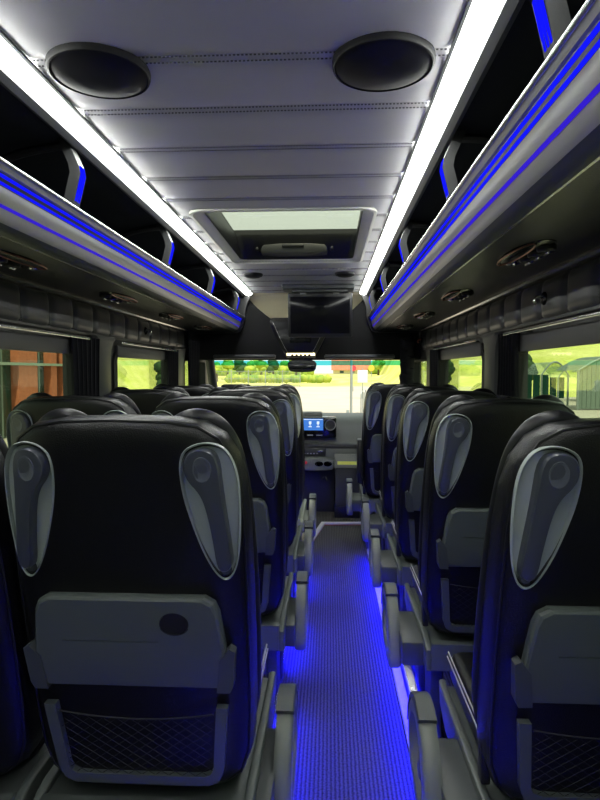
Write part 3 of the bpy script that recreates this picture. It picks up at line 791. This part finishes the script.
# blue light strips along the seat feet
for x, s in ((-.006, 1), (.523, -1)):
    t = empty('floor_light_strip', (x, 2.1, .075))
    tag(t, 'blue light strip under the %s seats lighting the aisle carpet' % ('left' if s > 0 else 'right'), 'light', 'blue floor light strips')
    mb = MB(); mb.prism([(0, -.002), (s*.006, -.009), (s*.012, -.009), (s*.012, .002), (0, .004)], 'y', -1.75, 1.80); mb.build('light_tube', 'led_floor', t, smooth=False)
    mb = MB(); mb.prism([(-s*.001, -.010), (-s*.008, -.010), (-s*.008, .022), (s*.022, .018), (s*.022, .001), (s*.019, .001), (s*.019, .013), (-s*.001, .013)], 'y', -1.75, 1.80); mb.build('light_housing', 'alu', t)
    for k in range(6):
        mb = MB(); yy = -1.6+k*.64; mb.box(-.006-.004, .006-.004, yy-.01, yy+.01, -.075, -.008); mb.build('strip_foot', 'alu', t)

# ================================================================= CAB
# driver's seat
t = empty('driver_seat', (-.52, 4.42, 0)); tag(t, 'black driver seat behind the windscreen on the left', 'seat')
mb = MB(); mb.box(-.24, .24, .0, .13, .46, 1.02, .05, 4); mb.build('backrest', 'leather_side', t)
mb = MB(); mb.box(-.125, .115, .02, .12, 1.06, 1.175, .03, 4); mb.build('headrest', 'leather_side', t)
for x in (-.05, .05):
    mb = MB(); mb.cyl((x, .07, .99), (x, .07, 1.08), .007, n=10); mb.build('headrest_post', 'chrome', t)
mb = MB(); mb.box(-.25, .25, .05, .55, .33, .47, .05, 4); mb.build('cushion', 'leather_side', t)
mb = MB(); mb.box(-.2, .2, .08, .5, .0, .34, .02); mb.build('seat_base', 'black', t)
# dashboard
t = empty('dashboard', (0, 5.2, .0)); tag(t, 'grey van dashboard running below the windscreen', 'dashboard')
mb = MB()
prof = [(-.10, .50), (-.115, .56), (-.10, .62), (-.05, .645), (-.035, .70), (.00, .79), (.06, .845), (.16, .868), (.52, .868), (.52, .45), (.02, .45)]
mb.prism([(p[0], p[1]) for p in prof], 'x', -.955, .955, .01, 2); mb.build('dash_body', 'dash', t)
mb = MB(); mb.box(-.35, .955, -.115, .0, .595, .632, .008); mb.build('dark_shelf_slot', 'dash_dark', t)
mb = MB(); mb.box(-.06, .265, -.125, .02, .69, .872, .016, 3); hd = mb.build('head_unit', 'gloss_black', t)
mb = MB(); mb.box(-.028, .150, -.128, -.124, .757, .860, .001); sc = mb.build('display', 'screen', hd); sc['label'] = 'lit blue display'
mb = MB()
for cx in (.035, .105):
    mb.mi = 0; mb.box(cx-.011, cx+.011, -.1295, -.1275, .812, .836); mb.box(cx-.006, cx+.006, -.1295, -.1275, .800, .809); mb.box(cx-.014, cx+.014, -.1295, -.1275, .785, .793)
mb.box(-.022, .144, -.1295, -.1275, .850, .855)
mb.build('display_icon', 'screen_light', sc, smooth=False)
mb = MB(); mb.lathe([(.048, .0), (.048, -.012), (.043, -.018), (.039, -.014), (.036, -.004), (.0, -.003)], (.213, -.125, .805), 'y', 32)
for k in range(3): mb.box(.183, .243, -.133, -.126, .79+k*.014, .793+k*.014)
vt = mb.build('air_vent', 'pillar', hd)
mb = MB(); R1 = [(.213+.045*math.cos(a), -.142, .805+.045*math.sin(a)) for a in [2*PI*k/36 for k in range(36)]]; mb.tube(R1, .0035, 6, closed=True); mb.build('vent_ring', 'silver', hd)
for x, w in ((.01, .05), (.09, .03), (.125, .02)):
    mb = MB(); mb.box(x, x+w, -.130, -.120, .708, .718, .002); mb.build('dash_button', 'silver', hd)
mb = MB(); mb.box(-.07, .175, -.13, -.06, .525, .600, .012); cp = mb.build('control_panel', 'dash_dark', t)
for k in range(6):
    mb = MB(); mb.box(-.05+k*.028, -.035+k*.028, -.134, -.126, .548, .556, .001); mb.build('control_button', 'silver', cp)
mb = MB(); mb.lathe([(.018, 0), (.018, -.008), (0, -.010)], (.125, -.130, .575), 'y', 20, 1.3, .5); mb.build('control_dial', 'alu', cp)
mb = MB(); mb.prism(smooth_poly([(-.10, .41), (.22, .41), (.246, .44), (.246, .52), (-.10, .52)], 2), 'y', -.20, .03, .012, 3); ct = mb.build('cup_tray', 'dash', t)
for x in (.115, .19):
    mb = MB(); mb.lathe([(.034, .0), (.034, -.006), (.029, -.006), (.026, .002), (0, .004)], (x, -.20, .472), 'y', 24, 1.05, .62); mb.build('cup_holder', 'gloss_black', ct)
mb = MB(); mb.lathe([(.014, 0), (.014, -.008), (0, -.009)], (.0, -.20, .482), 'y', 18); mb.build('hazard_button', 'red', ct)['label'] = 'red push button'
mb = MB(); mb.box(-.95, .26, .0, .40, .0, .42, .01); mb.build('footwell_panel', 'dash_dark', t)
mb = MB(); mb.tube([(.135, -.02, .30), (.15, -.05, .33), (.175, -.05, .335), (.18, -.05, .30)], .006, 8); mb.build('gear_cable', 'alu', t)
# raised pod behind the head unit
mb = MB(); mb.box(-.055, .14, .03, .18, .855, .905, .015, 3); mb.build('dash_pod', 'dash', t)
# entry console
t = empty('entry_console', (.36, 4.99, 0)); tag(t, 'dark upright console beside the entry step, with a yellow-green label on top', 'console')
mb = MB(); mb.box(-.105, .105, .0, .06, .10, .44, .012, 3); mb.build('console_body', 'pillar', t)
mb = MB(); mb.box(-.11, .11, -.005, .06, .0, .105, .006); mb.build('console_base', 'black', t)
mb = MB(); mb.prism([(-.012, .44), (-.012, .47), (.03, .555), (.06, .555), (.06, .44)], 'x', -.11, .11, .006); mb.build('console_top', 'dash', t)
mb = MB(); mb.prism([(-.0135, .470), (-.0015, .497), (-.0005, .4965), (-.0125, .4695)], 'x', -.085, .085); mb.build('console_label', 'lime', t)['label'] = 'yellow-green label'

# overhead console, dome light, mirror
t = empty('overhead_console', (-.045, 4.95, 1.40)); tag(t, 'black stitched console above the windscreen, tapering down to a dome light', 'console')
mb = MB()
def rg(z, h, y0, y1, r=.03): return [(h-r, y0, z), (h, y0+r, z), (h, y1, z), (-h, y1, z), (-h, y0+r, z), (-h+r, y0, z)]
mb.loft([rg(.335, .255, .02, .10), rg(.30, .262, -.04, .10), (rg(.25, .250, -.08, .10)), rg(.16, .205, -.09, .10), rg(.08, .165, -.08, .10), rg(.035, .14, -.06, .10), rg(.02, .125, -.04, .10)])
mb.build('console_shell', 'leather_side', t)
for sx in (-1, 1):
    mb = MB(); mb.tube([(sx*x, y, z) for x, y, z in ((.225, -.065, .28), (.21, -.088, .25), (.17, -.0975, .16), (.13, -.088, .08), (.105, -.068, .035))], .0018, 5); mb.build('stitch_line', 'piping_white', t)
mb = MB(); mb.box(-.085, .095, -.102, -.085, .115, .185, .006); mb.build('storage_slot', 'gloss_black', t)
mb = MB(); mb.box(-.115, .125, -.055, .06, .005, .034, .008); mb.build('lamp_lens', 'warm', t)['label'] = 'glowing warm white dome light'
mb = MB(); mb.box(-.118, .128, -.060, .065, -.008, .008, .004)
for k in range(5): mb.box(-.075+k*.036, -.055+k*.036, -.062, -.050, .004, .020, .003)
mb.build('lamp_frame', 'black', t)
t = empty('rear_view_mirror', (-.03, 4.96, 1.33)); tag(t, 'black rear-view mirror housing hanging under the dome light', 'mirror')
mb = MB(); mb.prism(smooth_poly([(-.120, -.045), (-.125, .05), (.125, .05), (.120, -.045), (.07, -.062), (-.07, -.062)], 2), 'y', -.02, .03, .008, 3); mb.build('mirror_housing', 'black', t)
mb = MB(); mb.box(-.11, .11, -.0225, -.018, -.035, .0, .001); mb.build('mirror_glass', 'gloss_black', t)
mb = MB(); mb.box(-.012, .012, -.01, .02, .045, .068, .003); mb.build('mirror_arm', 'black', t)
mb = MB(); mb.tube([(.0, -.02, -.03), (.0, -.025, -.075)], .004, 8); mb.build('dimming_lever', 'black', t)
# sun visors
for x0, x1, lab in ((-.80, -.26, 'dark sun visor folded up left of the overhead console'), (.16, .76, 'dark sun visor folded up right of the overhead console')):
    t = empty('sun_visor', ((x0+x1)/2, 4.99, 1.385)); tag(t, lab, 'sun visor'); h = (x1-x0)/2
    mb = MB(); mb.box(-h, h, -.04, .03, .0, .035, .014, 3); mb.build('visor_pad', 'pillar', t)
    mb = MB(); mb.cyl((-h+.02, .02, .02), (-h+.02, .045, .02), .008, n=10); mb.build('visor_pivot', 'black', t)

# windscreen
def ws(u, v, off=0):
    x = -.90+1.80*u; b = .30*(1-(x/.9)**2); yt = 5.30+b*.35+off; yb = 5.62+b*.4+off
    return (x, yb+(yt-yb)*v, .80+(1.375-.80)*v)
fr = MB(); fr.grid(lambda u, v: ws(u, v*.925), 20, 8); wsn = struct(fr, 'window_7', 'glass_front')
mb = MB(); mb.grid(lambda u, v: ws(u, .925+.075*v), 20, 2); o = mb.build('shade_band', 'glass_band', wsn); o['label'] = 'cyan tinted shade band along the top'
for s in (-1, 1):
    mb = MB(); mb.tube([(s*.90, 5.68, .80), (s*.90, 5.48, 1.10), (s*.90, 5.30, 1.38), (s*.90, 5.22, 1.5)], .042, 12)
    struct(mb, 'trim_%d' % (14 if s < 0 else 15), 'pillar')
    mb = MB(); mb.box(min(s*.98, s*1.04), max(s*.98, s*1.04), 5.48 if s < 0 else 5.41, 5.75, .86, 1.37); 
    struct(mb, 'trim_%d' % (16 if s < 0 else 17), 'wall')
mb = MB(); mb.box(-1.0, 1.0, 5.70, 5.75, 0, .79); struct(mb, 'wall_cab', 'dash_dark')

# ================================================================= OUTSIDE
GZ = -0.65
def hgt(x, y):
    def sm(t): t = max(0, min(1, t)); return t*t*(3-2*t)
    h = 0
    if y > 75: h = max(h, 1.55*sm((y-78)/40))
    h = max(h, 12*sm((y-44)/60)*sm((x-7-(y-44)*.02)/8))
    h = max(h, 12*sm((y-30)/50)*sm((-x-13-(y-30)*.18)/6))
    return GZ+h
mb = MB(); mb.box(-80, 90, -30, 78, GZ-.2, GZ-.02); struct(mb, 'ground', 'paving', smooth=False)
mb = MB(); mb.grid(lambda u, v: (-90+200*u, 28+150*v, hgt(-90+200*u, 28+150*v)-.06), 120, 90); struct(mb, 'ground_bank', 'grass')  # side banks also stand in for pale reflections in the side glass
# the trees
def tree(x, y, r, h, leafm, label, group=None, trunk=True, zc=None):
    z = hgt(x, y)-.1; t = empty('tree', (x, y, z)); tag(t, label, 'tree', group)
    mb = MB()
    for k in range(9):
        a = random.uniform(0, 2*PI); q = random.uniform(0, .65)*r
        mb.ico((q*math.cos(a), q*math.sin(a), h*random.uniform(.35, .85)), r*random.uniform(.4, .62), 3, .10, (1, 1, .8))
    mb.ico((0, 0, h*.55), r*.8, 3, .12, (1, 1, .7)); mb.build('crown', leafm, t, angle=80)
    t.rotation_euler = (0, 0, r)
    mb = MB(); mb.tube([(0, 0, 0), (.1, 0, h*.3), (0, .1, h*.6)], [.22, .16, .1], 8); mb.build('trunk', 'trunk', t)
nm_ = ['first', 'second', 'third', 'fourth', 'fifth', 'sixth', 'seventh', 'eighth']
for k, px in enumerate((216, 227, 239, 250, 261, 273, 284, 296)):
    y = 92+(k*37 % 11); dk = k in (2, 5)
    tree(.2+(px-329)/578*y, y, 1.15+.1*(k % 3), 3.6+.5*((k*5) % 3), 'leaf_dark' if dk else 'leaf', '%s tree beyond the wire fence, %s from the left' % ('dark green' if dk else 'sunlit yellow-green', nm_[k]), 'trees beyond the fence ahead')
for px, y, r_, h, lm, lab in ((378, 108, 1.3, 4.2, 'leaf', 'sunlit green tree right of the red-roofed house'), (392, 104, 1.4, 4.5, 'leaf', 'bright green tree at the far right of the windscreen')):
    tree(.2+(px-329)/578*y, y, r_, h, lm, lab, 'trees right of the house')
tree(.2+(517-329)/578*40, 40, 1.3, 3.6, 'leaf_dark', 'dark tree behind the near right window, left of the shelters')
tree(.2+(443-329)/578*42, 42, .9, 4.0, 'leaf_dark', 'dark tree seen through the front part of the second right window')
tree(.2+(165-329)/578*26, 26, .6, 3.2, 'leaf_dark', 'dark tree seen through the front part of the second left window')
# hedge
mb = MB()
for k in range(60): mb.ico((-14+k*.24+random.uniform(-.2, .2), 80+random.uniform(-.3, .3), .35+random.uniform(-.1, .1)), .55, 2, .15)
o = mb.build('hedge', 'leaf', angle=80); tag(o, 'low clipped hedge along the far edge of the parking area', 'hedge')
mb = MB()
for k in range(42): mb.ico((-25+k*.52, 108+random.uniform(-.5, .5), 1.3+random.uniform(-.4, .5)), 1.15, 2, .16)
for k in range(26): mb.ico((9+k*.52, 116+random.uniform(-.5, .5), 1.5+random.uniform(-.3, .5)), 1.15, 2, .16)
o = mb.build('tall_hedge', 'leaf', angle=80); tag(o, 'dense leafy belt of bushes behind the trees ahead', 'bushes', kind='stuff')
# fence ahead (left)
t = empty('fence', (0, 76, GZ)); tag(t, 'grey wire mesh fence across the far side of the parking area', 'fence')
mb = MB()
for k in range(60): x = -15+k*.19; mb.box(x, x+.03, 0, .03, .1, 2.0)
for z in (.1, 1.0, 2.0): mb.box(-15, -3.6, 0, .03, z, z+.05)
mb.build('fence_mesh', 'post', t, smooth=False)
for k in range(6):
    mb = MB(); x = -15+k*2.28; mb.box(x-.05, x+.05, -.05, .05, 0, 2.2); mb.build('fence_post', 'post', t)
# red-roofed building
t = empty('house', (4.5, 122, hgt(4.5, 122))); tag(t, 'low pale house with a red tiled roof ahead of the windscreen', 'house')
mb = MB(); mb.box(-3.4, 4.2, 0, 6, -.1, .8); mb.build('house_wall', 'render_wall', t)
mb = MB(); mb.prism([(-.6, .75), (3.0, 4.0), (6.6, .75)], 'x', -3.8, 4.6); mb.build('house_roof', 'roof_red', t)
for x in (-2, .2, 2.4):
    mb = MB(); mb.box(x, x+.8, -.05, .02, .15, .65); mb.build('house_window', 'green_glass', t)
# poles and signs
t = empty('lamp_post', (1.12, 24, GZ)); tag(t, 'tall slim grey post standing on the paving ahead', 'post')
mb = MB(); mb.cyl((0, 0, 0), (0, 0, 5), .055, .045, 12); mb.build('pole', 'post', t)
mb = MB(); mb.box(-.13, .13, -.1, .1, 0, .16, .02); mb.box(-.2, -.08, -.04, .04, .0, .35, .02); mb.build('post_foot', 'post', t)
t = empty('street_sign', (2.62, 42, GZ)); tag(t, 'white rectangular sign board on a post ahead of the windscreen', 'sign')
mb = MB(); mb.box(-.36, .36, -.04, 0, 1.15, 2.05, .02); mb.build('sign_board', 'white_paint', t)
mb = MB(); mb.cyl((0, .03, 0), (0, .03, 2.2), .04, n=10); mb.build('sign_post', 'post', t)
for px, y, m, lab in ((353, 58, 'red', 'small round red road sign left of the white sign board'), (371, 58, 'yellow', 'small yellow road sign right of the white sign board')):
    t = empty('road_sign', (.2+(px-329)/578*y, y, GZ)); tag(t, lab, 'sign')
    mb = MB(); mb.lathe([(.30, 0), (.30, -.04), (.0, -.045)], (0, 0, 2.3), 'y', 24); mb.build('sign_disc', m, t)
    mb = MB(); mb.cyl((0, .04, 0), (0, .04, 2.5), .04, n=8); mb.build('sign_post', 'post', t)
# bike rails
for k in range(7):
    y = 27+k*2.4; x = .2+(361+k*3.2-329)/578*y
    mb = MB(); mb.tube([(x, y, GZ), (x, y, GZ+.9), (x+.03, y+.1, GZ+1.0), (x+.1, y+.7, GZ+1.0), (x+.13, y+.8, GZ+.9), (x+.13, y+.8, GZ)], .03, 8)
    o = mb.build('bike_rail', 'post')
    tag(o, 'grey metal bicycle rail in the row ahead, %s from the van' % ['nearest', 'second', 'third', 'fourth', 'fifth', 'sixth', 'farthest'][k], 'bike rail', 'bicycle rails ahead on the right')
# brick building (left)
t = empty('brick_building', (-9, 15, GZ)); tag(t, 'orange brick building with tall dark green windows beside the van', 'building')
mb = MB(); mb.box(-5, -.25, -7, 6.0, 0, 7.5); mb.build('building_core', 'green_glass', t)
cols = [(-7, -5.9), (-4.7, -3.5), (-2.2, -1.0), (.1, .55), (1.75, 2.85), (3.75, 4.15), (4.7, 6.0)]
for a, b in cols:
    mb = MB(); mb.box(-.3, 0, a, b, 0, 7.5); mb.build('brick_column', 'brick', t)
mb = MB(); mb.box(-.3, .05, -7, 6.0, 2.12, 2.20); mb.build('string_course', 'post', t)
for a, b in zip(cols[:-1], cols[1:]):
    mb = MB(); c = (a[1]+b[0])/2; mb.box(-.25, -.18, c-.04, c+.04, 0, 7.5); mb.build('window_mullion', 'shelter_panel', t)
# parked van (left)
t = empty('parked_van', (-7.7, 22.6, GZ)); t.rotation_euler = (0, 0, PI/2); tag(t, 'dark parked van seen through the second left window', 'van')
mb = MB(); mb.prism([(-.2, .35), (-.2, 1.0), (.0, 1.15), (.9, 1.25), (1.5, 2.0), (5.2, 2.05), (5.3, .35)], 'x', -.95, .95, .08, 3); mb.build('van_body', 'car', t)
mb = MB(); mb.prism([(.95, 1.28), (1.46, 1.9), (1.55, 1.9), (1.04, 1.28)], 'x', -.85, .85); mb.build('van_windscreen', 'green_glass', t)
for x in (-.7, .7):
    mb = MB(); mb.box(x-.18, x+.18, -.24, -.16, .75, .98, .03); mb.build('headlamp', 'white_paint', t)
    mb = MB(); mb.box(x*1.55-.1, x*1.55+.1, 1.1, 1.2, 1.25, 1.6, .04); mb.build('wing_mirror', 'white_paint', t)
    for y in (.9, 4.3):
        mb = MB(); mb.lathe([(.34, -.1), (.34, .1), (.2, .11), (0, .11)], (x*1.2, y, .34), 'x', 24); mb.build('wheel', 'rubber', t)
# arched shelters (right)
def shelter(px, y, w, h, label, solid):
    x = .2+(px-329)/578*y; t = empty('arched_shelter', (x, y, GZ)); tag(t, label, 'shelter')
    n = 14; arc = [(w*k/n, h+.75*math.sin(PI*k/n)) for k in range(n+1)]
    mb = MB(); mb.loft([[(p[0], yy, p[1]) for p in arc] for yy in (0, 3.0)], closed=False, cap=False)
    mb.build('shelter_roof', 'glass_side' if not solid else 'shelter_panel', t)
    mb = MB(); mb.tube([(p[0], -.02, p[1]) for p in arc], .05, 8); mb.build('roof_arch', 'post', t)
    for xx in (0, w):
        mb = MB(); mb.cyl((xx, 0, 0), (xx, 0, h), .06, n=10); mb.build('shelter_post', 'post', t)
    if solid:
        mb = MB(); k = 16
        for q in range(k): mb.box(w*q/k, w*(q+.92)/k, .0, .06, .05, h+.75*math.sin(PI*(q+.5)/k)); 
        mb.box(.02, w-.02, .06, .09, .05, h); mb.build('shelter_cladding', 'shelter_panel', t)
    else:
        for q in range(3):
            mb = MB(); mb.box(w*(q+.08)/3, w*(q+.92)/3, 2.9, 2.94, .1, h); mb.build('shelter_pane', 'green_glass', t)
shelter(537, 34, 1.5, 1.75, 'glass bicycle shelter with a curved roof, leftmost in the near right window', False)
shelter(553, 38, 1.6, 1.55, 'glass bicycle shelter with a curved roof, beside the grey clad shelter', False)
shelter(572, 30, 3.6, 2.0, 'grey clad shelter with a large curved roof, rightmost in the near right window', True)
shelter(582, 38, 5.0, 1.9, 'second grey clad shelter behind the large curved one', True)
